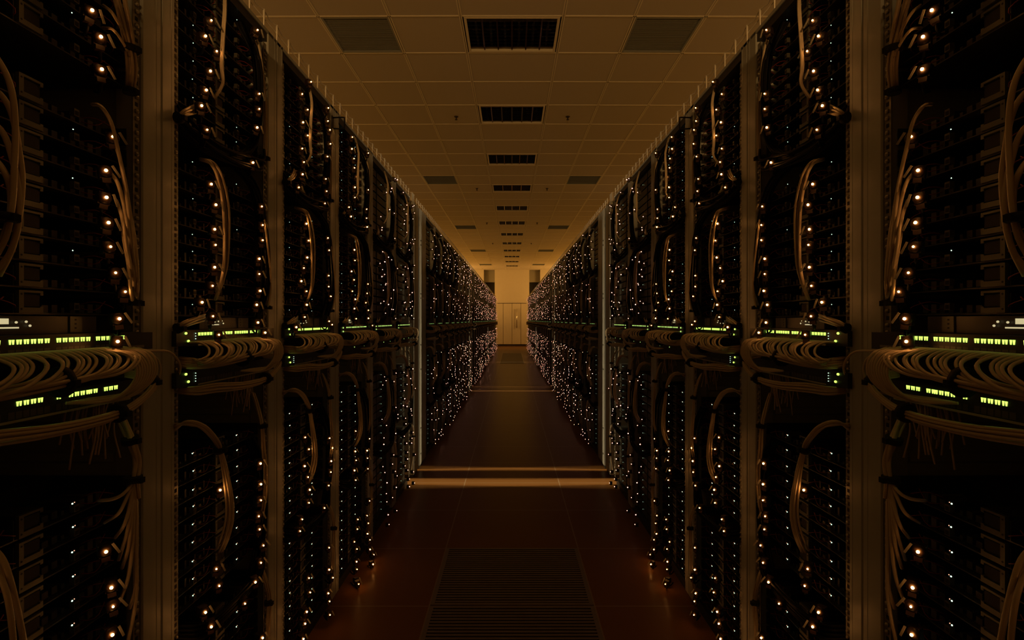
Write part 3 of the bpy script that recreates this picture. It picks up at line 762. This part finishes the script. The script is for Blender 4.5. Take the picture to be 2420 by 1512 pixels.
for s in (-1, 1):
    for bay in range(len(STARTS)):
        rack(s, bay)
        switches(s, bay)
        if bay < 4: near_servers(s, bay); strip_unit(s, bay)
        else: far_servers(s, bay)
        for gi, g in enumerate(GEN):
            if bay == 0 and gi > 3: continue
            if bay > 5 and gi in (3, 6, 7, 2, 5): continue
            if bay > 13 and gi not in (0, 1): continue
            g.place(s, bay, bay < 3)
        if 0 < bay < 10: CORDS.place(s, bay, bay < 2); CORDS_LO.place(s, bay, bay < 2)
    for e in E0: e.place(s, 0, True)
    # slotted duct columns between the rack groups
    def column(y0, y1, mesh_label, d=.40):
        o = thing('duct_column', mesh_label, 'column', side_matrix(s) @ Matrix.Translation((-W, y0, 0)), 'grey slotted columns between the rack groups')
        b = MB(); wd = y1-y0
        b.prism([(-d, 0), (-.003, 0), (0, .003), (0, wd*.3), (-.005, wd*.33), (-.005, wd*.45), (0, wd*.48), (0, wd-.003), (-.003, wd), (-d, wd)], 'z', .03, ZT, M['post']); b.build('cover', o)
        b = MB(); b.box(-d, -.01, 0, wd, 0, .03, M['dark']); b.build('foot', o)
        b = MB()
        for z in (.12, .35, .88, 1.1, 1.52, 1.56, 2.0, 2.04):
            b.box(.0, .0012, wd*.12, wd*.24, z, z+.012, M['hole'])
        b.build('slots', o)
    for y0, y1, l in ((4.335, 4.535, f'first grey slotted column after the sixth rack, {SIDE[s]} row'), (4.605, 4.875, f'second grey column after the sixth rack, {SIDE[s]} row'),
                      (9.72, 10.16, f'grey column between the second and third rack groups, {SIDE[s]} row'), (16.30, 16.48, f'narrow column before the farthest rack group, {SIDE[s]} row')):
        column(y0, y1, l, .95 if y0 == 4.605 else .40)
    # wire tray on top of the racks
    for n_, (y0, y1) in enumerate(((.1, 4.17), (4.47, 9.7), (9.75, 16.2), (16.3, 23.1))):
        o = thing('cable_tray', f'galvanised wire cable tray on top of the {SIDE[s]} row, {ordinal(n_+1)} section from the camera', 'cable tray',
                  side_matrix(s) @ Matrix.Translation((-W, y0, ZT+.004)), 'wire cable trays on top of the racks')
        L = y1-y0; b = MB()
        for z in (.004, .034):
            for x in (-.012, -.32): b.tube([(x, 0, z), (x, L, z)], .0018, M['wire'], 5, 1)
        yy = .03; pts = []
        while yy < L-.1: pts += [(-.009, yy, .061), (-.011, yy+.048, .050)]; yy += .096
        b.tube(pts, .0017, M['wire'], 4, 1)
        for x in (-.11, -.21): b.tube([(x, 0, .004), (x, L, .004)], .002, M['wire'], 4, 1)
        b.build('side_wires', o)
        b = MB(); y = .03
        while y < L:
            b.tube([(-.009, y, .062), (-.009, y, .002), (-.322, y, .002), (-.322, y, .062)], .0040, M['wire'], 6, 1); y += .096
        b.build('cross_wires', o)
        b = MB(); b.tube([(-.05, 0, .02)]+[(-.05+.012*math.sin(i*1.7), L*i/30, .016+.003*math.sin(i*2.3)) for i in range(1, 30)]+[(-.05, L, .02)], .007, M['cord'], 6, 3)
        tag(b.build('black_cable', None, o.matrix_world), f'black cable lying in the wire tray of the {SIDE[s]} row, {ordinal(n_+1)} section from the camera', 'cable', 'cables in the wire trays')
    # black wire cable ring at the top of the third post pair
    o = thing('cable_ring', f'small black wire cable ring at the top of the third rack of the {SIDE[s]} row', 'cable ring', rack_mw(s, STARTS[2]) @ Matrix.Translation((0, .51, 2.246)), 'black wire cable rings')
    b = MB(); b.tube([(0, 0, .025), (.05, 0, .027), (.056, 0, .02), (.056, 0, -.02), (.05, 0, -.027), (0, 0, -.025)], .0032, M['cord'], 6, 2); b.build('ring_wire', o)
    b = MB(); b.box(-.001, .003, -.012, .012, -.032, .032, M['dark']); b.build('mounting_plate', o)
    o = thing('junction_box', f'small pale junction box on top of the first grey column, {SIDE[s]} row', 'junction box', side_matrix(s) @ Matrix.Translation((-W-.06, 4.40, ZT)), 'pale boxes on the columns')
    b = MB(); b.box(-.04, .04, -.05, .05, 0, .075, M['tbar']); b.build('box_body', o); b = MB(); b.box(-.042, .042, -.052, .052, .075, .082, M['tbar']); b.build('box_lid', o)
fo = far.build('distant_server'); tag(fo, 'amber-lit black servers filling the racks beyond the fourth rack on both sides', 'server', 'rack servers beyond the fourth racks', 'stuff')
